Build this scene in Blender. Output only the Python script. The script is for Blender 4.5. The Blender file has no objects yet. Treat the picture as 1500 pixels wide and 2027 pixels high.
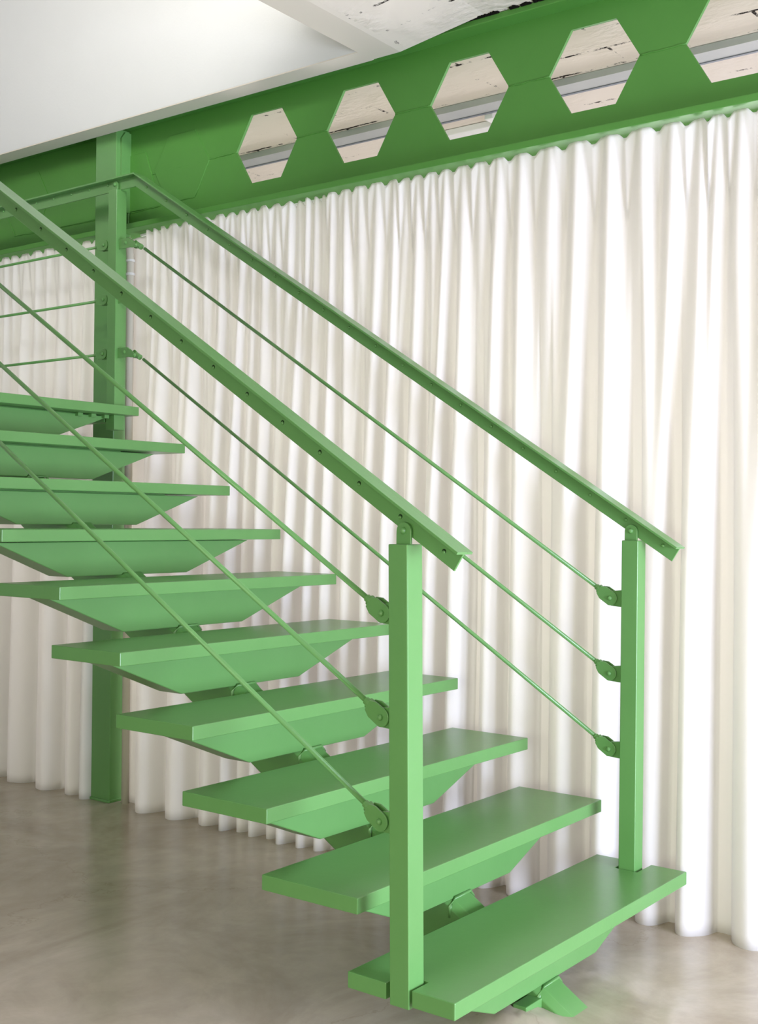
import bpy, bmesh, math, random
from mathutils import Vector, Matrix
random.seed(7)
PI = math.pi
SC = bpy.context.scene
COL = SC.collection

# ------------------------------------------------------------------ camera
F_PX, YAW, PITCH, ROLL = 2352.38, 0.65023, 0.006825, 0.009696
CAM = Vector((-2.17978, -1.43887, 1.2245))
fw = Vector((math.cos(YAW)*math.cos(PITCH), math.sin(YAW)*math.cos(PITCH), math.sin(PITCH)))
rt = Vector((math.sin(YAW), -math.cos(YAW), 0)); up = rt.cross(fw)
cr, sr = math.cos(ROLL), math.sin(ROLL)
rt, up = cr*rt + sr*up, -sr*rt + cr*up
cd = bpy.data.cameras.new('camera'); cam = bpy.data.objects.new('camera', cd); COL.objects.link(cam)
cam.matrix_world = Matrix(((rt.x, up.x, -fw.x, CAM.x), (rt.y, up.y, -fw.y, CAM.y), (rt.z, up.z, -fw.z, CAM.z), (0, 0, 0, 1)))
cd.sensor_fit = 'HORIZONTAL'; cd.sensor_width = 36; cd.lens = F_PX*36/1500; cd.clip_start = 0.02
SC.camera = cam

# ------------------------------------------------------------------ light and exposure
SC.view_settings.view_transform = 'Standard'; SC.view_settings.look = 'None'
SC.view_settings.gamma = 1; SC.view_settings.use_curve_mapping = False
SC.view_settings.exposure = 0.0
w = bpy.data.worlds.new('World'); SC.world = w; w.use_nodes = True
w.node_tree.nodes['Background'].inputs[0].default_value = (0.80, 0.90, 1.0, 1)
w.node_tree.nodes['Background'].inputs[1].default_value = 0.3

def area(name, loc, target, sx, sy, power, color):
    l = bpy.data.lights.new(name, 'AREA'); l.shape = 'RECTANGLE'; l.size = sx; l.size_y = sy
    l.energy = power; l.color = color
    o = bpy.data.objects.new(name, l); COL.objects.link(o); o.location = loc
    o.rotation_euler = (Vector(target) - Vector(loc)).to_track_quat('-Z', 'Y').to_euler()
    return o
FLOOR_Z = -0.05
area('daylight_side_window', (.2, -3.6, .75), (.3, 0, .75), 2.0, 1.3, 222, (0.93, 1.0, 1.32))
bw = area('daylight_back_window', (-4.9, -1.2, 1.1), (1.2, .9, .1), 4.4, 1.8, 37, (0.93, 1.0, 0.72))
bw.data.spread = math.radians(85)
area('daylight_upper_floor', (-1.2, .8, 3.62), (1.35, 2.7, 2.75), 1.4, .8, 135, (1.0, 0.99, 0.97))
rb = area('daylight_room_beyond', (4.3, 1.2, 1.7), (1.5, 1.2, 1.35), 6.5, 1.6, 138, (1.04, 1.0, 1.04))
rb.data.spread = math.radians(75)

# ------------------------------------------------------------------ materials
def srgb(r, g, b):
    f = lambda c: (c/255/12.92) if c/255 <= .04045 else ((c/255+.055)/1.055)**2.4
    return (f(r), f(g), f(b), 1)

def mat(name, base, rough=0.5, spec=0.5, var=None, vscale=3.0, bump=0.0, bscale=60.0, rvar=0.0):
    m = bpy.data.materials.new(name); m.use_nodes = True; nt = m.node_tree; N = nt.nodes; L = nt.links
    b = N['Principled BSDF']; b.inputs['Base Color'].default_value = base
    b.inputs['Roughness'].default_value = rough; b.inputs['Specular IOR Level'].default_value = spec
    tc = N.new('ShaderNodeTexCoord')
    if var:
        n = N.new('ShaderNodeTexNoise'); n.inputs['Scale'].default_value = vscale; n.inputs['Detail'].default_value = 6
        n.inputs['Roughness'].default_value = .6
        L.new(tc.outputs['Object'], n.inputs['Vector'])
        r = N.new('ShaderNodeValToRGB'); r.color_ramp.elements[0].position = .3; r.color_ramp.elements[1].position = .7
        r.color_ramp.elements[0].color = base; r.color_ramp.elements[1].color = var
        L.new(n.outputs['Fac'], r.inputs['Fac']); L.new(r.outputs['Color'], b.inputs['Base Color'])
        if rvar:
            mr = N.new('ShaderNodeMapRange'); mr.inputs[3].default_value = rough - rvar; mr.inputs[4].default_value = rough + rvar
            L.new(n.outputs['Fac'], mr.inputs[0]); L.new(mr.outputs[0], b.inputs['Roughness'])
    if bump:
        n2 = N.new('ShaderNodeTexNoise'); n2.inputs['Scale'].default_value = bscale; n2.inputs['Detail'].default_value = 4
        L.new(tc.outputs['Object'], n2.inputs['Vector'])
        bp = N.new('ShaderNodeBump'); bp.inputs['Strength'].default_value = bump; bp.inputs['Distance'].default_value = .004
        L.new(n2.outputs['Fac'], bp.inputs['Height']); L.new(bp.outputs['Normal'], b.inputs['Normal'])
    return m

GREEN = mat('green_paint', srgb(97, 149, 82), .30, .6, srgb(101, 153, 86), 5, .06, 45)
GREEN2 = mat('green_paint_beam', srgb(80, 139, 58), .5, .4, srgb(84, 144, 62), 3, .12, 30)
WHITEWALL = mat('white_plaster', srgb(218, 218, 217), .9, .2, srgb(221, 221, 220), 2, .1, 90)
STEEL = mat('galvanised_steel', srgb(176, 178, 176), .5, .5, srgb(166, 169, 168), 6)
WHITEPLASTIC = mat('white_plastic', srgb(226, 226, 222), .45, .5)
HOLE_SHADE = mat('hole_shade_paint', srgb(30, 52, 26), .7, .2)  # dark green standing in for the shade inside the screw holes

def curtain_mat():
    m = bpy.data.materials.new('curtain_cloth'); m.use_nodes = True; nt = m.node_tree; N = nt.nodes; L = nt.links
    b = N['Principled BSDF']; b.inputs['Base Color'].default_value = srgb(234, 234, 234)
    b.inputs['Roughness'].default_value = .9; b.inputs['Specular IOR Level'].default_value = .15
    b.inputs['Sheen Weight'].default_value = .15
    tl = N.new('ShaderNodeBsdfTranslucent'); tl.inputs['Color'].default_value = srgb(240, 235, 228)
    mx = N.new('ShaderNodeMixShader'); mx.inputs[0].default_value = .35
    L.new(b.outputs[0], mx.inputs[1]); L.new(tl.outputs[0], mx.inputs[2]); L.new(mx.outputs[0], N['Material Output'].inputs[0])
    tc = N.new('ShaderNodeTexCoord'); wv = N.new('ShaderNodeTexNoise'); wv.inputs['Scale'].default_value = 300
    L.new(tc.outputs['Object'], wv.inputs['Vector'])
    bp = N.new('ShaderNodeBump'); bp.inputs['Strength'].default_value = .08; bp.inputs['Distance'].default_value = .002
    L.new(wv.outputs['Fac'], bp.inputs['Height']); L.new(bp.outputs['Normal'], b.inputs['Normal'])
    return m
CLOTH = curtain_mat()

def floor_mat():
    m = bpy.data.materials.new('polished_concrete'); m.use_nodes = True; nt = m.node_tree; N = nt.nodes; L = nt.links
    b = N['Principled BSDF']; b.inputs['Specular IOR Level'].default_value = .45
    tc = N.new('ShaderNodeTexCoord')
    def noise(s, d, r=.6, dist=0):
        n = N.new('ShaderNodeTexNoise'); n.inputs['Scale'].default_value = s; n.inputs['Detail'].default_value = d
        n.inputs['Roughness'].default_value = r; n.inputs['Distortion'].default_value = dist
        L.new(tc.outputs['Object'], n.inputs['Vector']); return n
    a = noise(1.7, 8, .62, 1.2); r = N.new('ShaderNodeValToRGB'); e = r.color_ramp.elements
    e[0].position = .28; e[0].color = srgb(173, 157, 137); e[1].position = .75; e[1].color = srgb(216, 203, 186)
    x = r.color_ramp.elements.new(.5); x.color = srgb(195, 181, 162)
    L.new(a.outputs['Fac'], r.inputs['Fac'])
    c = noise(6, 6, .62, .5); r2 = N.new('ShaderNodeValToRGB')
    r2.color_ramp.elements[0].position = .35; r2.color_ramp.elements[0].color = (.80, .80, .80, 1)
    r2.color_ramp.elements[1].position = .65; r2.color_ramp.elements[1].color = (1, 1, 1, 1)
    L.new(c.outputs['Fac'], r2.inputs['Fac'])
    mx = N.new('ShaderNodeMix'); mx.data_type = 'RGBA'; mx.blend_type = 'MULTIPLY'; mx.inputs[0].default_value = .6
    L.new(r.outputs['Color'], mx.inputs[6]); L.new(r2.outputs['Color'], mx.inputs[7])
    # fine hair cracks
    v = N.new('ShaderNodeTexVoronoi'); v.feature = 'DISTANCE_TO_EDGE'; v.inputs['Scale'].default_value = .9
    nz = noise(3, 5, .7); ad = N.new('ShaderNodeMix'); ad.data_type = 'RGBA'; ad.blend_type = 'ADD'; ad.inputs[0].default_value = .5
    L.new(tc.outputs['Object'], ad.inputs[6]); L.new(nz.outputs['Color'], ad.inputs[7]); L.new(ad.outputs[2], v.inputs['Vector'])
    r3 = N.new('ShaderNodeValToRGB'); r3.color_ramp.elements[0].position = .0; r3.color_ramp.elements[0].color = (.72, .69, .65, 1)
    r3.color_ramp.elements[1].position = .006; r3.color_ramp.elements[1].color = (1, 1, 1, 1)
    L.new(v.outputs['Distance'], r3.inputs['Fac'])
    mx2 = N.new('ShaderNodeMix'); mx2.data_type = 'RGBA'; mx2.blend_type = 'MULTIPLY'; mx2.inputs[0].default_value = .5
    L.new(mx.outputs[2], mx2.inputs[6]); L.new(r3.outputs['Color'], mx2.inputs[7])
    L.new(mx2.outputs[2], b.inputs['Base Color'])
    mr = N.new('ShaderNodeMapRange'); mr.inputs[3].default_value = .10; mr.inputs[4].default_value = .30
    L.new(c.outputs['Fac'], mr.inputs[0]); L.new(mr.outputs[0], b.inputs['Roughness'])
    bp = N.new('ShaderNodeBump'); bp.inputs['Strength'].default_value = .25; bp.inputs['Distance'].default_value = .004
    L.new(c.outputs['Fac'], bp.inputs['Height']); L.new(bp.outputs['Normal'], b.inputs['Normal'])
    return m
CONCRETE = floor_mat()

def ceiling_mat():
    # whitewashed clay planks, broken dark joints, smooth plaster round the stair opening
    m = bpy.data.materials.new('whitewashed_planks'); m.use_nodes = True; nt = m.node_tree; N = nt.nodes; L = nt.links
    b = N['Principled BSDF']; b.inputs['Roughness'].default_value = .9; b.inputs['Specular IOR Level'].default_value = .15
    tc = N.new('ShaderNodeTexCoord')
    mp = N.new('ShaderNodeMapping'); mp.inputs['Rotation'].default_value = (0, 0, math.radians(90 - .63))
    L.new(tc.outputs['Object'], mp.inputs['Vector'])
    nd = N.new('ShaderNodeTexNoise'); nd.inputs['Scale'].default_value = 14; nd.inputs['Detail'].default_value = 5
    L.new(tc.outputs['Object'], nd.inputs['Vector'])
    sub = N.new('ShaderNodeVectorMath'); sub.operation = 'SCALE'; sub.inputs['Scale'].default_value = .018
    L.new(nd.outputs['Color'], sub.inputs[0])
    add = N.new('ShaderNodeVectorMath'); add.operation = 'ADD'
    L.new(mp.outputs[0], add.inputs[0]); L.new(sub.outputs[0], add.inputs[1])
    br = N.new('ShaderNodeTexBrick'); br.inputs['Scale'].default_value = 1
    br.inputs['Brick Width'].default_value = .55; br.inputs['Row Height'].default_value = .17
    br.inputs['Mortar Size'].default_value = .007; br.inputs['Mortar Smooth'].default_value = .2
    br.inputs['Color1'].default_value = (1, 1, 1, 1); br.inputs['Color2'].default_value = (1, 1, 1, 1); br.inputs['Mortar'].default_value = (0, 0, 0, 1)
    L.new(add.outputs[0], br.inputs['Vector'])
    n = N.new('ShaderNodeTexNoise'); n.inputs['Scale'].default_value = 4.5; n.inputs['Detail'].default_value = 6; n.inputs['Roughness'].default_value = .8
    L.new(tc.outputs['Object'], n.inputs['Vector'])
    rm = N.new('ShaderNodeValToRGB'); rm.color_ramp.elements[0].position = .50; rm.color_ramp.elements[1].position = .56
    L.new(n.outputs['Fac'], rm.inputs['Fac'])
    mul = N.new('ShaderNodeMath'); mul.operation = 'MULTIPLY'
    L.new(br.outputs['Fac'], mul.inputs[0]); L.new(rm.outputs['Color'], mul.inputs[1])
    # no joints on the smooth trimmer round the opening (its own plaster)
    g = N.new('ShaderNodeSeparateXYZ'); L.new(tc.outputs['Object'], g.inputs[0])
    ls = N.new('ShaderNodeMath'); ls.operation = 'LESS_THAN'; ls.inputs[1].default_value = 1.13; L.new(g.outputs['Y'], ls.inputs[0])
    gt = N.new('ShaderNodeMath'); gt.operation = 'GREATER_THAN'; gt.inputs[1].default_value = 1.5; L.new(g.outputs['X'], gt.inputs[0])
    mxm = N.new('ShaderNodeMath'); mxm.operation = 'MAXIMUM'; L.new(ls.outputs[0], mxm.inputs[0]); L.new(gt.outputs[0], mxm.inputs[1])
    mul2 = N.new('ShaderNodeMath'); mul2.operation = 'MULTIPLY'; L.new(mul.outputs[0], mul2.inputs[0]); L.new(mxm.outputs[0], mul2.inputs[1])
    r = N.new('ShaderNodeMix'); r.data_type = 'RGBA'
    r.inputs[6].default_value = srgb(226, 217, 204); r.inputs[7].default_value = srgb(40, 34, 28)
    L.new(mul2.outputs[0], r.inputs[0]); L.new(r.outputs[2], b.inputs['Base Color'])
    n3 = N.new('ShaderNodeTexNoise'); n3.inputs['Scale'].default_value = 45; n3.inputs['Detail'].default_value = 5
    mp3 = N.new('ShaderNodeMapping'); mp3.inputs['Scale'].default_value = (1, .45, 1)
    L.new(tc.outputs['Object'], mp3.inputs[0]); L.new(mp3.outputs[0], n3.inputs['Vector'])
    r4 = N.new('ShaderNodeValToRGB'); r4.color_ramp.elements[0].position = .42; r4.color_ramp.elements[1].position = .62
    n4 = N.new('ShaderNodeTexNoise'); n4.inputs['Scale'].default_value = 3.5; L.new(tc.outputs['Object'], n4.inputs['Vector'])
    L.new(n4.outputs['Fac'], r4.inputs['Fac'])
    m5 = N.new('ShaderNodeMath'); m5.operation = 'MULTIPLY'; L.new(n3.outputs['Fac'], m5.inputs[0]); L.new(r4.outputs['Color'], m5.inputs[1])
    m6 = N.new('ShaderNodeMath'); m6.operation = 'MULTIPLY'; L.new(m5.outputs[0], m6.inputs[0]); L.new(mxm.outputs[0], m6.inputs[1])
    bp = N.new('ShaderNodeBump'); bp.inputs['Strength'].default_value = .8; bp.inputs['Distance'].default_value = .012
    L.new(m6.outputs[0], bp.inputs['Height']); L.new(bp.outputs['Normal'], b.inputs['Normal'])
    return m
PLANKS = ceiling_mat()

# ------------------------------------------------------------------ helpers
def tag(o, label=None, cat=None, group=None, kind=None):
    if label: o['label'] = label
    if cat: o['category'] = cat
    if group: o['group'] = group
    if kind: o['kind'] = kind
    return o

def link(name, bm, m, parent=None, smooth=False, bevel=0.0, segs=2):
    bmesh.ops.recalc_face_normals(bm, faces=bm.faces[:])
    me = bpy.data.meshes.new(name); bm.to_mesh(me); bm.free()
    if m: me.materials.append(m)
    o = bpy.data.objects.new(name, me); COL.objects.link(o)
    if parent: o.parent = parent
    if smooth:
        for p in me.polygons: p.use_smooth = True
    if bevel:
        md = o.modifiers.new('bevel', 'BEVEL'); md.width = bevel; md.segments = segs; md.limit_method = 'ANGLE'; md.angle_limit = .6
    return o

def empty(name, loc=(0, 0, 0)):
    o = bpy.data.objects.new(name, None); COL.objects.link(o); o.location = loc; o.empty_display_size = .1
    return o

def box(bm, a, b, f=None):
    x0, y0, z0 = a; x1, y1, z1 = b
    c = [(x0, y0, z0), (x1, y0, z0), (x1, y1, z0), (x0, y1, z0), (x0, y0, z1), (x1, y0, z1), (x1, y1, z1), (x0, y1, z1)]
    if f: c = [f(*p) for p in c]
    v = [bm.verts.new(p) for p in c]
    for q in ((0, 3, 2, 1), (4, 5, 6, 7), (0, 1, 5, 4), (1, 2, 6, 5), (2, 3, 7, 6), (3, 0, 4, 7)):
        bm.faces.new([v[i] for i in q])

def prism(bm, pts, off):
    """closed polygon pts (3D) extruded by vector off"""
    a = [bm.verts.new(p) for p in pts]; b = [bm.verts.new(Vector(p) + Vector(off)) for p in pts]
    n = len(pts); bm.faces.new(a); bm.faces.new(b[::-1])
    for i in range(n): bm.faces.new((a[i], a[(i+1) % n], b[(i+1) % n], b[i]))

def tube(bm, p0, p1, r, seg=12, r1=None):
    p0 = Vector(p0); p1 = Vector(p1); d = (p1-p0).normalized()
    a = d.orthogonal().normalized(); b = d.cross(a); r1 = r if r1 is None else r1
    A = []; B = []
    for i in range(seg):
        t = 2*PI*i/seg; o = a*math.cos(t)+b*math.sin(t)
        A.append(bm.verts.new(p0+o*r)); B.append(bm.verts.new(p1+o*r1))
    for i in range(seg): bm.faces.new((A[i], A[(i+1) % seg], B[(i+1) % seg], B[i]))
    bm.faces.new(A[::-1]); bm.faces.new(B)

def polytube(bm, pts, r, seg=6):
    rings = []
    for i, p in enumerate(pts):
        p = Vector(p); d = (Vector(pts[min(i+1, len(pts)-1)]) - Vector(pts[max(i-1, 0)])).normalized()
        a = Vector((1, 0, .01)).cross(d).normalized() if abs(d.x) < .9 else Vector((0, 0, 1)).cross(d).normalized()
        b = d.cross(a); rings.append([bm.verts.new(p + (a*math.cos(2*PI*k/seg)+b*math.sin(2*PI*k/seg))*r) for k in range(seg)])
    for A, B in zip(rings, rings[1:]):
        for i in range(seg): bm.faces.new((A[i], A[(i+1) % seg], B[(i+1) % seg], B[i]))
    bm.faces.new(rings[0][::-1]); bm.faces.new(rings[-1])

def dome(bm, c, axis, r, h, seg=12):
    c = Vector(c); d = Vector(axis).normalized(); a = d.orthogonal().normalized(); b = d.cross(a); prev = None
    for k in range(4):
        t = k/4*PI/2; rr = r*math.cos(t); hh = h*math.sin(t)
        ring = [bm.verts.new(c+d*hh+(a*math.cos(2*PI*i/seg)+b*math.sin(2*PI*i/seg))*rr) for i in range(seg)]
        if prev:
            for i in range(seg): bm.faces.new((prev[i], prev[(i+1) % seg], ring[(i+1) % seg], ring[i]))
        else: bm.faces.new(ring[::-1])
        prev = ring
    t = bm.verts.new(c+d*h)
    for i in range(seg): bm.faces.new((prev[i], prev[(i+1) % seg], t))

# the wall line is turned by a hair against the stair: u runs along the beam, q across it
BA = math.radians(.63); CB, SB = math.cos(BA), math.sin(BA)
def W(q, u, z): return Vector((q*CB - u*SB, q*SB + u*CB, z))

# ------------------------------------------------------------------ setting
def grid_floor():
    bm = bmesh.new()
    xs = [-5, -3, -1, 0, .2] + [.2+.02*i for i in range(1, 41)] + [1.2, 2, 4.5]
    ys = [-5, -3, -1, -.5] + [-.5+.02*i for i in range(1, 56)] + [.8, 2, 4, 6]
    xs = sorted(set(round(x, 4) for x in xs)); ys = sorted(set(round(y, 4) for y in ys)); V = []
    for y in ys:
        row = []
        for x in xs:
            d = math.hypot((x-.6)/.22, (y-.06)/.2)
            h = max(0, 1-abs(d-1)*1.5)*.008*(.6+.8*random.random()) if .2 < x < 1.0 and -.5 < y < .6 else 0
            if d < 1: h = max(h, .006)
            h = max(h, (.036*math.exp(-((x-.46)/.10)**2-((y-.13)/.11)**2))*(.85+.3*random.random()) if -.45 < y < .58 and .2 < x < 1.0 else 0)
            row.append(bm.verts.new((x, y, FLOOR_Z+h)))
        V.append(row)
    for j in range(len(ys)-1):
        for i in range(len(xs)-1): bm.faces.new((V[j][i], V[j][i+1], V[j+1][i+1], V[j+1][i]))
    return link('floor', bm, CONCRETE, smooth=True)
tag(grid_floor(), kind='structure')

CZ = 3.0       # rough ceiling
TZ = 2.95      # smooth trimmer round the stair opening
OU0, OU1, OQ0, OQ1 = 1.272, 4.7, -1.3, 1.258
bm = bmesh.new()
box(bm, (-5, -5, CZ), (1.34, 1.10, CZ+.3))                            # soffit on the near side of the beam
def T(q, u, z): return W(q, u, z)
# ramp down to the trimmer, smooth trimmer beside the opening
prism(bm, [T(-5, .78, CZ), T(-5, 1.14, TZ), T(-5, OU0, TZ), T(-5, OU0, CZ+.3), T(-5, .78, CZ+.3)], T(1.345, 0, 0)-T(-5, 0, 0))
box(bm, (OQ1+.099, OU0, TZ+.003), (1.345, OU1+.3, CZ+.3), T); box(bm, (OQ1+.001, OU0, TZ), (1.345, OU1+.3, TZ+.012), T)                # strip between opening and beam
box(bm, (-5, OU1, TZ), (1.345, 6, CZ+.3), T)
box(bm, (-5, OU0, TZ), (OQ0, OU1, CZ+.3), T)
box(bm, (1.30, -5, CZ+.002), (4.6, 6.1, CZ+.3), T)                    # over the beam and the room beyond
tag(link('ceiling', bm, PLANKS), kind='structure')
bm = bmesh.new()
box(bm, (OQ1, OU0+.002, TZ+.004), (OQ1+.1, OU1+.1, 5.6), T); box(bm, (OQ1, OU0-1.5, CZ+.1), (OQ1+.1, OU0+.002, 5.6), T)
tag(link('wall_upper', bm, WHITEWALL), kind='structure')
bm = bmesh.new()
box(bm, (OQ0-.1, OU0-1.5, CZ+.3), (OQ0, OU1+.1, 5.6), T); box(bm, (OQ0-.1, OU1, CZ+.3), (OQ1, OU1+.1, 5.6), T)
box(bm, (OQ0-.1, OU0-1.6, CZ+.3), (OQ1+.1, OU0-1.5, 5.6), T)
tag(link('wall_upper_back', bm, WHITEWALL), kind='structure')
bm = bmesh.new(); box(bm, (OQ0-.2, OU0-1.6, 5.6), (OQ1+.2, OU1+.2, 5.7), T)
tag(link('ceiling_upper', bm, WHITEWALL), kind='structure')

def wall_with_opening(name, axis, c, a0, a1, o0, o1, z0, z1, th=.2):
    bm = bmesh.new()
    def b(p0, p1, q0, q1):
        if axis == 'y': box(bm, (p0, c, q0), (p1, c-th, q1))
        else: box(bm, (c, p0, q0), (c-th, p1, q1))
    b(a0, o0, FLOOR_Z, CZ); b(o1, a1, FLOOR_Z, CZ); b(o0, o1, FLOOR_Z, z0); b(o0, o1, z1, CZ)
    tag(link(name, bm, WHITEWALL), kind='structure')
wall_with_opening('wall_right', 'y', -3.5, -5, 4.5, -.85, 1.25, .05, 1.45)
wall_with_opening('wall_back', 'x', -5, -5, 6, -3.9, .7, .3, 2.45)
bm = bmesh.new(); box(bm, (-5, 6, FLOOR_Z), (4.5, 6.2, CZ)); tag(link('wall_left', bm, WHITEWALL), kind='structure')
bm = bmesh.new(); box(bm, (4.5, -5, FLOOR_Z), (4.7, 6, CZ)); tag(link('wall_far', bm, WHITEWALL), kind='structure')
def winframe(name, axis, c, a0, a1, z0, z1):
    bm = bmesh.new()
    def b(p0, p1, q0, q1):
        if axis == 'y': box(bm, (p0, c-.1, q0), (p1, c-.04, q1))
        else: box(bm, (c-.1, p0, q0), (c-.04, p1, q1))
    b(a0, a0+.05, z0, z1); b(a1-.05, a1, z0, z1); b(a0, a1, z0, z0+.05); b(a0, a1, z1-.05, z1)
    for k in (1, 2): x = a0+(a1-a0)*k/3; b(x-.025, x+.025, z0, z1)
    tag(link(name, bm, WHITEPLASTIC), kind='structure')
winframe('window_1', 'y', -3.58, -.85, 1.25, .05, 1.45)
winframe('window_2', 'x', -5, -3.9, .7, .3, 2.45)

# ------------------------------------------------------------------ castellated beam
beam = empty('castellated_beam', W(1.44, 1.9, 2.507))
tag(beam, 'long green castellated steel beam with a row of hexagonal holes above the white curtains', 'beam')
binv = Matrix.Translation(-beam.location)
def part(name, bm, m, parent=beam, **k):
    o = link(name, bm, m, None, **k)
    o.parent = parent; o.matrix_parent_inverse = Matrix.Translation(-Vector(root_loc(parent)))
    return o
def root_loc(p):
    v = Vector(p.location)
    return v
BZ0, BZ1, BQ = 2.507, 3.0, 1.44
HEX_C = [-1.575, -1.081, -.587, -.0925, .4015, .898, 1.392, 1.880]
HW, HF, ZM, ZT, ZB = .168, .083, 2.762, 2.904, 2.618
def beam_web():
    bm = bmesh.new(); z0, z1 = BZ0+.02, BZ1-.02
    # strips between hexes
    def cell(u0, u1, hole):
        ps = []
        if not hole:
            return [[(u0, z0), (u1, z0), (u1, z1), (u0, z1)]]
        c = hole
        return [[(u0, z0), (u1, z0), (u1, ZM), (c+HW, ZM), (c+HF, ZB), (c-HF, ZB), (c-HW, ZM), (u0, ZM)],
                [(u0, ZM), (c-HW, ZM), (c-HF, ZT), (c+HF, ZT), (c+HW, ZM), (u1, ZM), (u1, z1), (u0, z1)]]
    edges = [-2.4]; cells = []
    mids = [HEX_C[0]-.247] + [(a+b)/2 for a, b in zip(HEX_C, HEX_C[1:])] + [HEX_C[-1]+.247]
    cells += cell(-2.4, mids[0], None)
    for c, a, b in zip(HEX_C, mids, mids[1:]): cells += cell(a, b, c)
    cells += cell(mids[-1], 5.6, None)
    for poly in cells:
        prism(bm, [W(BQ-.006, u, z) for u, z in poly], W(.012, 0, 0))
    bmesh.ops.remove_doubles(bm, verts=bm.verts, dist=.0005)
    # drop the doubled inner faces between cells
    seen = {}
    for f in list(bm.faces):
        k = tuple(sorted(v.index for v in f.verts)) if False else frozenset(f.verts)
        if k in seen: bm.faces.remove(f)
        else: seen[k] = f
    return bm
part('web', beam_web(), GREEN2)
for nm, za, zb in (('bottom_flange', BZ0, BZ0+.024), ('top_flange', BZ1-.023, BZ1)):
    bm = bmesh.new(); box(bm, (BQ-.08, -2.4, za), (BQ+.08, 5.6, zb), W); part(nm, bm, GREEN2, bevel=.003)
def seam(pts, r=.0032):
    P = []
    for a, b in zip(pts, pts[1:]):
        n = max(2, int(math.dist(a, b)/.012))
        for i in range(n):
            t = i/n; P.append((a[0]+(b[0]-a[0])*t, a[1]+(b[1]-a[1])*t))
    P.append(pts[-1])
    bm = bmesh.new()
    polytube(bm, [W(BQ-.006+random.uniform(-.0008, .0012), u, z+random.uniform(-.0015, .0015)) for u, z in P], r)
    part('weld_seam', bm, GREEN2, smooth=True)
tips = [c for c in HEX_C]
for a, b in zip(tips, tips[1:]): seam([(a+HW, ZM), (b-HW, ZM)])
seam([(1.880+HW, ZM), (2.60, ZM-.008)])
def infill(c, zdn=0):
    bm = bmesh.new()
    P = [(c-HW, ZM), (c-HF, ZT), (c+HF, ZT), (c+HW, ZM), (c+HF, ZB+zdn), (c-HF, ZB+zdn)]
    prism(bm, [W(BQ-.009, u, z) for u, z in P], W(.004, 0, 0)); part('infill_plate', bm, GREEN2, bevel=.001)
    return P
P = infill(2.372, -.006); seam([P[3], P[4], P[5]][::-1]); seam([(2.204, ZM), (2.29, 2.614)])
P = infill(3.445, -.008); seam([(3.605, 2.80), (3.61, 2.722), (3.545, 2.613), (3.36, 2.606)])
bm = bmesh.new(); prism(bm, [W(BQ-.010, u, z) for u, z in ((2.503, 2.606), (3.19, 2.606), (3.19, 2.86), (2.6, 2.86))], W(.005, 0, 0))
part('infill_plate', bm, GREEN2, bevel=.001)
seam([(2.50, 2.605), (2.70, 2.601)]); seam([(2.86, 2.603), (3.19, 2.607)])

# broken dark patches painted as gap shade where the old soffit meets the beam
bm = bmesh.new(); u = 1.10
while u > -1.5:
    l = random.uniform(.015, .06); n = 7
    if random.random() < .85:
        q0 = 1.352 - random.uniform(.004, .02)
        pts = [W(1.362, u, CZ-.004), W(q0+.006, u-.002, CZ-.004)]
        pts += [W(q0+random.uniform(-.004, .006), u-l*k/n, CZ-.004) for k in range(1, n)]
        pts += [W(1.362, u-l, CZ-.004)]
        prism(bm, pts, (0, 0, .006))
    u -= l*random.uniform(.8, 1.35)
tag(link('gap_shade_1', bm, mat('gap_shade_paint', srgb(22, 19, 16), .95, .1)), kind='structure')

# ------------------------------------------------------------------ column
colr = empty('steel_column', W(1.43, 2.78, FLOOR_Z)); tag(colr, 'green square steel column under the beam, standing between the two white curtains', 'column')
bm = bmesh.new(); box(bm, (1.358, 2.712, FLOOR_Z), (1.447, 2.852, 2.972), W); part('shaft', bm, GREEN, colr, bevel=.004)
bm = bmesh.new(); box(bm, (1.352, 2.704, FLOOR_Z), (1.46, 2.872, FLOOR_Z+.012), W); part('base_plate', bm, GREEN, colr, bevel=.002)
bm = bmesh.new()
prism(bm, [W(1.38, 2.700, 2.93), W(1.38, 2.700, 2.60), W(1.434, 2.700, 2.60), W(1.434, 2.700, 2.96), W(1.40, 2.700, 2.96)], W(0, .012, 0))
part('stiffener', bm, GREEN, colr)
bm = bmesh.new(); polytube(bm, [W(1.428, 2.705, 2.53+.012*i) for i in range(36)], .004); part('weld_seam', bm, GREEN, colr, smooth=True)

# ------------------------------------------------------------------ staircase
RISE, GO, DEEP, WID, TH = .17, .27568, .30126, 1.26246, .03866
JIT = [[0.0021, -0.0029, -0.0022, -0.0027], [0.0023, 0.0019, 0.0028, 0.0068], [-0.0057, -0.0019, -0.0007, -0.0053], [0.0022, 0.0009, 0.0009, 0.0038], [-0.0029, 0.0041, 0.0022, -0.0002], [0.0011, -0.0013, 0.0017, -0.0009], [-0.0016, 0.0017, -0.0047, 0.0015], [-0.0013, 0.0014, -0.0041, 0.0012], [0.0042, -0.0043, 0.0029, -0.0036], [-0.0006, 0.0003, 0.0012, 0.0002]]
stair = empty('staircase', (0.6, 0, FLOOR_Z))
tag(stair, 'green painted steel staircase with open treads, a central spine and rod railings', 'staircase')
def sp(name, bm, m=None, parent=stair, **k):
    o = link(name, bm, m or GREEN, None, **k)
    o.parent = parent
    o.matrix_parent_inverse = Matrix.Translation(-Vector(stair.location))
    return o
def sub(name, bm, parent, m=None, **k):
    o = link(name, bm, m or GREEN, None, **k)
    o.parent = parent
    o.matrix_parent_inverse = Matrix.Identity(4)
    return o

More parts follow.
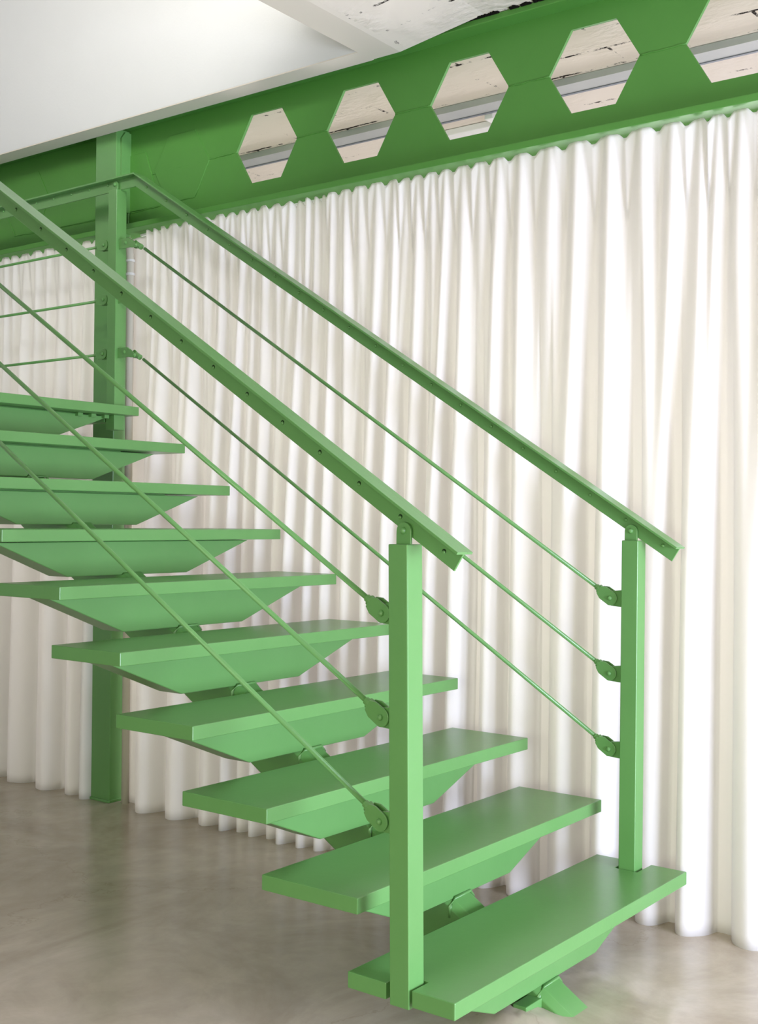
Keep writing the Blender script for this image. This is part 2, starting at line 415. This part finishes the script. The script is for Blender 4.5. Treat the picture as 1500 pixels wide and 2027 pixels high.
# spine
bm = bmesh.new()
sl = .617
zt = lambda y: .181 + sl*(y-.368)
x0, x1, ch = .54, .66, .02
def ring(y, cut=None):
    t = zt(y); b = t-.192
    pts = [(x0, b+.01), (x0, t-ch), (x0+ch, t), (x1-ch, t), (x1, t-ch), (x1, b+.01), (x1-.01, b), (x0+.01, b)]
    return [Vector((x, y, z)) for x, z in pts]
A = ring(-.04); B = ring(2.70)
d = (B[0]-A[0])
# lower end is cut level with the floor
A2 = []
for p in A:
    q = p.copy(); t = (FLOOR_Z-.005-q.z)/d.z; A2.append(q + d*t)
va = [bm.verts.new(p) for p in A2]; vb = [bm.verts.new(p) for p in B]
for i in range(8): bm.faces.new((va[i], va[(i+1) % 8], vb[(i+1) % 8], vb[i]))
bm.faces.new(va); bm.faces.new(vb[::-1])
spine = sp('spine', bm, bevel=.003)
bm = bmesh.new(); box(bm, (.462, .085, FLOOR_Z), (.545, .125, -.010))
sp('anchor_plate', bm, bevel=.002)

for i in range(10):
    dx, dy, dz, ro = JIT[i]
    M = Matrix.Translation((WID/2+dx, i*GO+DEEP/2+dy, (i+1)*RISE+dz)) @ Matrix.Rotation(ro, 4, 'Z')
    bm = bmesh.new(); hw, hd = WID/2, DEEP/2
    if i == 0:
        yb, yf = .186-DEEP/2+.003, .113-DEEP/2+.003
        pts = [(-hw, -hd), (hw, -hd), (hw, yf), (1.163-hw, yf), (1.163-hw, yb), (hw, yb), (hw, hd), (-hw, hd), (-hw, yb), (.066-hw, yb), (.066-hw, yf), (-hw, yf)]
    else:
        pts = [(-hw, -hd), (hw, -hd), (hw, hd), (-hw, hd)]
    prism(bm, [M @ Vector((x, y, -TH)) for x, y in pts], (0, 0, TH))
    tr = sp('tread', bm, bevel=.0022)
    # tapered steel bracket box under the tread
    zb = -TH; h = .12 if i else .115
    ya, yb2 = -hd+.098, -hd+.20
    P = [(.04, zb-.004), (1.185, zb-.004), (.862, zb-h), (.325, zb-h)]
    bm = bmesh.new()
    prism(bm, [M @ Vector((x-hw, ya, z)) for x, z in P], M.to_3x3() @ Vector((0, yb2-ya, 0)))
    sub('bracket', bm, tr, bevel=.003)
    bm = bmesh.new()
    box(bm, (.20, ya+.02, zb-.006), (1.02, yb2-.02, zb+.001), lambda x, y, z: M @ Vector((x-hw, y, z)))
    sub('mounting_strip', bm, tr)
    # welds where the spine meets the bracket
    bm = bmesh.new(); zz = zt(i*GO+ .098)
    polytube(bm, [M @ Vector((x0-hw+.0, ya-.001, zz-RISE*(i+1)-.05+.0)), M @ Vector((x0-hw, ya-.001, zz-RISE*(i+1)-ch)), M @ Vector((x0-hw+ch, ya-.002, zz-RISE*(i+1))), M @ Vector((x1-hw-ch, ya-.002, zz-RISE*(i+1))), M @ Vector((x1-hw, ya-.001, zz-RISE*(i+1)-ch))], .005)
    sub('weld', bm, tr, smooth=True)

# landing behind the top tread
bm = bmesh.new(); box(bm, (0, 2.80, 1.70-TH), (WID, 4.6, 1.70)); land = sp('landing', bm, bevel=.002)
bm = bmesh.new()
box(bm, (.03, 2.60, 1.56), (.09, 4.58, 1.70-TH)); box(bm, (1.17, 2.60, 1.635), (1.23, 4.58, 1.70-TH)); box(bm, (.0, 4.5, 1.54), (WID, 4.56, 1.70-TH))
sub('landing_frame', bm, land)
for k in range(3):   # small clips between top bracket and tread
    bm = bmesh.new(); x = 1.0+.07*k; box(bm, (x, 2.56, 1.648), (x+.025, 2.60, 1.662)); sub('clip', bm, land)

# posts ----------------------------------------------------------------
def post(xa, xb, ya, yb, z0, z1, lean=0.0, chip=.0025):
    bm = bmesh.new()
    def f(x, y, z): return Vector((x, y+lean*(z-.17), z))
    box(bm, (xa, ya, z0), (xb, yb, z1), f)
    return sp('newel_post', bm, bevel=chip, segs=3)
def tab(p, x, y, z0, zc, r=.0205, t=.007):
    bm = bmesh.new()
    pts = [(x, y-r, z0), (x, y-r, zc)] + [(x, y-r*math.cos(a), zc+r*math.sin(a)) for a in [PI*k/12 for k in range(1, 12)]] + [(x, y+r, zc), (x, y+r, z0)]
    prism(bm, pts, (t, 0, 0)); o = sub('fixing_tab', bm, p, bevel=.0012)
    bm = bmesh.new(); tube(bm, (x-.001, y, zc+.001), (x+.02, y, zc+.001), .0095, 6); dome(bm, (x-.001, y, zc+.001), (-1, 0, 0), .0085, .008)
    sub('bolt', bm, p, smooth=False)
    return o
LEFT = post(0.0, .060, .122, .176, .122, 1.170, .016)
tab(LEFT, .021, .163+.001, 1.16, 1.200)
RIGHT = post(1.170, 1.226, .122, .176, .13, 1.170, -.002)
tab(RIGHT, 1.185, .151, 1.16, 1.198)
CORNER = post(1.172, 1.228, 2.536, 2.590, 1.60, 2.632, 0)
tab(CORNER, 1.185, 2.563, 2.62, 2.655, .016)
TOPL = post(0.0, .060, 2.536, 2.590, 1.62, 2.632, 0)

# handrails ------------------------------------------------------------
def railpoly(bm, prof, path, miters):
    rings = []
    for p, mv in zip(path, miters):
        rings.append([bm.verts.new((x, p[0]+mv[0]*n, p[1]+mv[1]*n)) for x, n in prof])
    k = len(prof)
    for A, B in zip(rings, rings[1:]):
        for i in range(k): bm.faces.new((A[i], A[(i+1) % k], B[(i+1) % k], B[i]))
    bm.faces.new(rings[0][::-1]); bm.faces.new(rings[-1])
def handrail(xc, slope, y0, z_start, y_end, level_to=None):
    """T section: flat cap over a centred web plate; xc = web centre"""
    th = math.atan(slope); n1 = (-math.sin(th), math.cos(th))
    p0 = (y0, z_start); p1 = (y_end, z_start+slope*(y_end-y0))
    path = [p0, p1]; mit = [n1, n1]
    if level_to:
        n2 = (0, 1); dt = 1+n1[0]*n2[0]+n1[1]*n2[1]; m = ((n1[0]+n2[0])/dt, (n1[1]+n2[1])/dt)
        path.append((level_to, p1[1])); mit = [n1, m, n2]
    leg = [(xc-.003, -.004), (xc-.003, -.051), (xc+.003, -.051), (xc+.003, -.004)]
    bm = bmesh.new(); railpoly(bm, leg, path, mit); r = sp('handrail', bm, bevel=.0012)
    c = xc+.002
    capp = [(c-.0315, -.0065), (c+.0315, -.0065), (c+.0315, -.001), (c+.010, -.001), (c+.009, -.0025), (c+.008, 0), (c-.0315, 0)]
    bm = bmesh.new(); railpoly(bm, capp, path, mit); sub('cap_strip', bm, r, bevel=.0012)
    return r, th
RL, thl = handrail(.034, .634, .004, 1.155, 2.62)
RR, thr = handrail(1.198, .629, -.005, 1.152, 2.428, 4.4)
for rail, xl, th, yy, hole in ((RL, .031, thl, .058, True), (RR, 1.195, thr, .050, False)):
    for k in range(20):
        y = yy+.1223*k; z = 1.156+math.tan(th)*(y-yy); x = xl-.0002
        bm = bmesh.new()
        if hole:      # countersunk screws: dark disc paints the shade in the hole, dome is the head
            tube(bm, (x+.0001, y, z), (x-.0002, y, z), .0056, 14); sub('hole_shade_disc', bm, rail, HOLE_SHADE)
            bm = bmesh.new(); dome(bm, (x-.0002, y+.0008, z-.0022), (-1, 0, 0), .0046, .0022, 10); sub('screw', bm, rail, smooth=True)
        else:
            dome(bm, (x, y, z), (-1, 0, 0), .0058, .0045, 10); sub('rivet', bm, rail, smooth=True)
for k in range(9):
    y = 2.62+.125*k; bm = bmesh.new(); dome(bm, (1.1948, y, 2.664), (-1, 0, 0), .0058, .0045, 10); sub('rivet', bm, RR, smooth=True)

# rods with clevises ----------------------------------------------------
def clevis(xc, yb, yp, zp, ang, rod, sgn=1):
    """fork end on pin (yp, zp); rod leaves at angle ang; sgn -1 mirrors towards the lower side"""
    d = Vector((0, math.cos(ang), math.sin(ang))); n = Vector((0, -d.z, d.y)); pin = Vector((0, yp, zp))
    for s in (-1, 1):
        bm = bmesh.new(); R = .023; pts = []
        for k in range(13):
            a = PI/2+.25 + k/12*(PI-.5)
            pts.append(pin + d*(R*math.cos(a)) + n*(R*math.sin(a)))
        pts += [pin + d*.030 - n*.0215, pin + d*.047 - n*.013, pin + d*.047 + n*.013, pin + d*.030 + n*.0215]
        xx = xc + s*.011 - .0025
        prism(bm, [Vector((xx, p.y, p.z)) for p in pts], (.005, 0, 0)); sub('clevis', bm, rod, bevel=.0012)
    bm = bmesh.new(); tube(bm, (xc-.015, yp, zp), (xc+.015, yp, zp), .008, 6); dome(bm, (xc-.0145, yp, zp), (-1, 0, 0), .0078, .007); sub('pin', bm, rod)
    bm = bmesh.new(); c = Vector((xc, yp, zp))
    tube(bm, c+d*.040, c+d*.052, .014, 12); tube(bm, c+d*.052, c+d*.062, .0095, 12); sub('collar', bm, rod, smooth=False)
def lug(p, xc, y0, y1, z, h=.027, t=.012):
    bm = bmesh.new(); s = 1 if y1 > y0 else -1; r = .019
    pts = [(y0, z+h), (y1-s*r*.6, z+h*.8), (y1+s*0, z+.008), (y1, z-.008), (y1-s*r*.6, z-h*.9), (y0, z-h)]
    prism(bm, [(xc-t/2, y, zz) for y, zz in pts], (t, 0, 0)); sub('lug', bm, p, bevel=.001)
R_ROD = .0066
def rod(p0, p1, r=R_ROD):
    bm = bmesh.new(); tube(bm, p0, p1, r, 14); return sp('rod', bm, smooth=True)
for zp, z_far in ((1.009, 1.944), (.768, 1.704), (.527, 1.465)):
    a = math.atan(.620); y0 = .222
    lean = .016*(zp-.17)
    ro = rod((.030, y0+.05*math.cos(a), zp+.05*math.sin(a)), (.030, 2.46, zp+.62*(2.46-y0)))
    clevis(.030, .176, y0, zp, a, ro); lug(LEFT, .030, .172+lean, y0+.012, zp)
for zp, zq in ((.990, 2.363), (.757, 2.128), (.523, 1.893)):
    a = math.atan(.630); y0 = .219
    ye, ze = 2.385, zp+.6325*(2.385-y0)
    ro = rod((1.198, y0+.05*math.cos(a), zp+.05*math.sin(a)), (1.198, ye, ze))
    clevis(1.198, .176, y0, zp, a, ro); lug(RIGHT, 1.198, .172, y0+.012, zp)
    # upper end: plate bracket on the corner post with a small fork
    bm = bmesh.new(); yb = 2.475; zc = ze+.035
    prism(bm, [(1.186, 2.545, zc+.020), (1.186, yb, zc+.022), (1.186, yb-.014, zc+.012), (1.186, yb-.018, zc-.006), (1.186, yb-.008, zc-.020), (1.186, 2.545, zc-.020)], (.008, 0, 0))
    sub('lug', bm, CORNER, bevel=.001)
    bm = bmesh.new(); dome(bm, (1.186, 2.492, zc+.002), (-1, 0, 0), .008, .006); sub('bolt', bm, CORNER)
    bm = bmesh.new()
    for s in (-1, 1):
        pts = []
        for k in range(10):
            t = -PI/2 + k/9*PI; pts.append((1.198+s*.010, 2.452+.018*math.cos(t), zc-.006+.018*math.sin(t)))
        pts += [(1.198+s*.010, 2.425, zc-.010), (1.198+s*.010, 2.425, zc-.026)]
        prism(bm, pts, (.004*s, 0, 0))
    sub('clevis', bm, ro, bevel=.001)
    bm = bmesh.new(); tube(bm, (1.198, 2.432, zc-.012), (1.198, 2.405, zc-.026), .012, 10); dome(bm, (1.188, 2.428, zc-.016), (-1, -.2, 0), .008, .007); sub('collar', bm, ro)
for zp in (2.405, 2.168, 1.933):
    y0 = 2.632
    ro = rod((1.198, y0+.05, zp), (1.198, 4.4, zp), .0060)
    clevis(1.198, 2.590, y0, zp, 0, ro); lug(CORNER, 1.198, 2.588, y0+.012, zp, .022)
post(1.172, 1.228, 4.38, 4.436, 1.60, 2.632, 0)

# ------------------------------------------------------------------ curtains
TOPF = [-1.5, -1.38, -1.27, -1.16, -1.04, -.93, -.83, -.72, -.62, -.52, -.42, -.31, -.21, -.115, -.045, .015, .099, .208, .322, .438, .547, .662, .747, .82, .896, .974, 1.03, 1.097, 1.15, 1.203, 1.279,
        1.361, 1.434, 1.502, 1.553, 1.592, 1.633, 1.68, 1.723, 1.793, 1.859, 1.92, 1.98, 2.04, 2.1, 2.198, 2.259, 2.314, 2.382, 2.462, 2.51, 2.558]
BOTF = [-1.5, -1.3, -1.1, -.92, -.74, -.56, -.37, -.173, .025, .15, .302, .467, .642, .763, .889, .996, 1.10, 1.20, 1.30, 1.40, 1.502, 1.577, 1.675, 1.758, 1.84, 1.931, 1.999, 2.111, 2.285, 2.477]
def profile(F, sharp, rnd, fill=.52):
    W2 = []
    for i, c in enumerate(F):
        l = c-F[i-1] if i else F[1]-c; r = F[i+1]-c if i+1 < len(F) else c-F[i-1]
        W2.append((c, l*fill, r*fill, rnd.uniform(.75, 1.05)*min(1, (l+r)/.18)))
    def f(u):
        s = 0
        for c, l, r, a in W2:
            t = (u-c)/(r if u > c else l)
            if abs(t) < 1: s = max(s, a*((.5+.5*math.cos(PI*t))**sharp if sharp > .7 else (1-t*t)**sharp))
        return s
    return f
def curtain(name, u0, u1, topF, botF, seed, ztop=2.502, zbot=-.0506, label='', skew=None):
    rnd = random.Random(seed); ft = profile(topF, .8, rnd); fb = profile(botF, .6, rnd, .36); fm = profile([c+rnd.uniform(-.012, .012) for c in topF], .9, rnd)
    mids = [((a+b)/2, b-a) for a, b in zip(topF, topF[1:]) if b-a > .05]
    bm = bmesh.new(); nu = int((u1-u0)/.0055); nz = 72; V = []
    ph = [rnd.uniform(0, 6.28) for _ in range(6)]
    for j in range(nz+1):
        t = (j/nz); t2 = t**1.25; row = []          # t=0 top
        for i in range(nu+1):
            u = u0+(u1-u0)*i/nu
            T0, B0, M0 = ft(u), fb(u), fm(u)
            zt_ = ztop - .022*(1-T0)*(1-min(1, T0*2)) * 1.0
            z = zt_ + (zbot-zt_)*t2
            h = (ztop-z)/(ztop-zbot)
            k = min(1, max(0, (h-.04)/.62)); k = k*k*(3-2*k)
            wc = 1.405 - .035*min(1, h*1.1)
            amp_t = .032*(1-k) + .006; amp_b = .105*k + .0
            rip = .0025*math.sin(u*95+ph[0]+2*h)+.002*math.sin(u*57+ph[1]-3*h)
            q = wc + .02 + .035*k - amp_t*(T0*(1-min(1, h*5))+M0*min(1, h*5)) - amp_b*B0 + rip*(1-.7*k)
            if h < .11:        # pinched V folds of the heading tape
                f = 1-h/.11
                for mu, sp_ in mids:
                    if abs(u-mu) < sp_*.34*f+.002:
                        q -= .030*(1-abs(u-mu)/(sp_*.34*f+.002))*f**.5
            uu = u + .006*math.sin(3*h+u*9+ph[2])*h + (skew(u, h) if skew else 0)
            row.append(bm.verts.new(W(q, uu, z)))
        V.append(row)
    for j in range(nz):
        for i in range(nu): bm.faces.new((V[j][i], V[j][i+1], V[j+1][i+1], V[j+1][i]))
    o = link(name, bm, CLOTH, smooth=True)
    md = o.modifiers.new('thick', 'SOLIDIFY'); md.thickness = .0015; md.offset = 0
    tag(o, label, 'curtain')
    return o
curtain('curtain', -1.5, 2.702, TOPF, BOTF, 3, label='wide white pleated floor length curtain hanging under the beam right of the green column')
curtain('curtain', 2.825, 4.9, [2.882, 2.953, 3.043, 3.135, 3.229, 3.317, 3.41, 3.502, 3.562, 3.65, 3.74, 3.83, 3.93, 4.02, 4.12, 4.22, 4.32, 4.42, 4.52, 4.62, 4.72, 4.82],
        [2.86, 2.98, 3.17, 3.40, 3.58, 3.76, 3.95, 4.15, 4.35, 4.55, 4.75], 5, label='white pleated curtain seen behind the stair treads, left of the green column')
for (a, b, lab) in ((-1.5, 2.66, 'slim white curtain track under the beam above the wide right hand curtain'), (2.86, 4.9, 'slim white curtain track under the beam left of the green column')):
    bm = bmesh.new(); box(bm, (1.458, a, 2.497), (1.470, b, 2.5065), W); tag(link('curtain_track', bm, WHITEPLASTIC), lab, 'curtain track')

# white pipe beside the column
bm = bmesh.new()
polytube(bm, [W(1.425, 2.70, 2.475), W(1.412, 2.685, 2.468), W(1.404, 2.672, 2.445), W(1.402, 2.664, 2.41), W(1.402, 2.660, 2.37), W(1.402, 2.658, 1.2), W(1.402, 2.656, FLOOR_Z)], .017, 14)
pipe = link('white_pipe', bm, mat('cream_plastic', srgb(205, 200, 184), .6, .3), smooth=True); tag(pipe, 'white plastic pipe running down beside the green column at the curtain edge', 'pipe')
for z in (2.375, 2.315):
    bm = bmesh.new(); tube(bm, W(1.402, 2.660, z-.005), W(1.402, 2.660, z+.005), .0200, 16); o = link('coupling', bm, WHITEPLASTIC); o.parent = pipe

# ------------------------------------------------------------------ cable tray and track behind the beam
tray = empty('cable_tray', W(2.09, 1.2, 2.975)); tag(tray, 'grey metal cable tray on the ceiling seen through the beam holes', 'cable tray')
bm = bmesh.new()
prism(bm, [W(2.045, -2, 3.0), W(2.045, -2, 2.972), W(2.135, -2, 2.972), W(2.135, -2, 3.0), W(2.131, -2, 3.0), W(2.131, -2, 2.976), W(2.049, -2, 2.976), W(2.049, -2, 3.0)], W(0, 7.5, 0)-W(0, 0, 0))
part('channel', bm, STEEL, tray)
bm = bmesh.new(); prism(bm, [W(2.137, -2, 2.969), W(2.151, -2, 2.969), W(2.151, -2, 3.0), W(2.137, -2, 3.0)], W(0, 7.5, 0)-W(0, 0, 0)); part('edge_strip', bm, mat('blue_grey_strip', srgb(120, 124, 132), .5, .4), tray)  # plain blue-grey strip along the tray edge
tl = empty('ceiling_fixture', W(2.27, 1.30, 2.97)); tag(tl, 'small white ceiling fixture on a bracket beside the cable tray, seen through a hexagonal hole', 'light fixture')
bm = bmesh.new(); box(bm, (2.17, 1.245, 2.955), (2.34, 1.285, 3.0), W); part('bracket', bm, WHITEPLASTIC, tl, bevel=.003)
bm = bmesh.new(); box(bm, (2.30, 1.285, 2.972), (2.37, 1.72, 3.0), W); part('body', bm, WHITEPLASTIC, tl, bevel=.003)
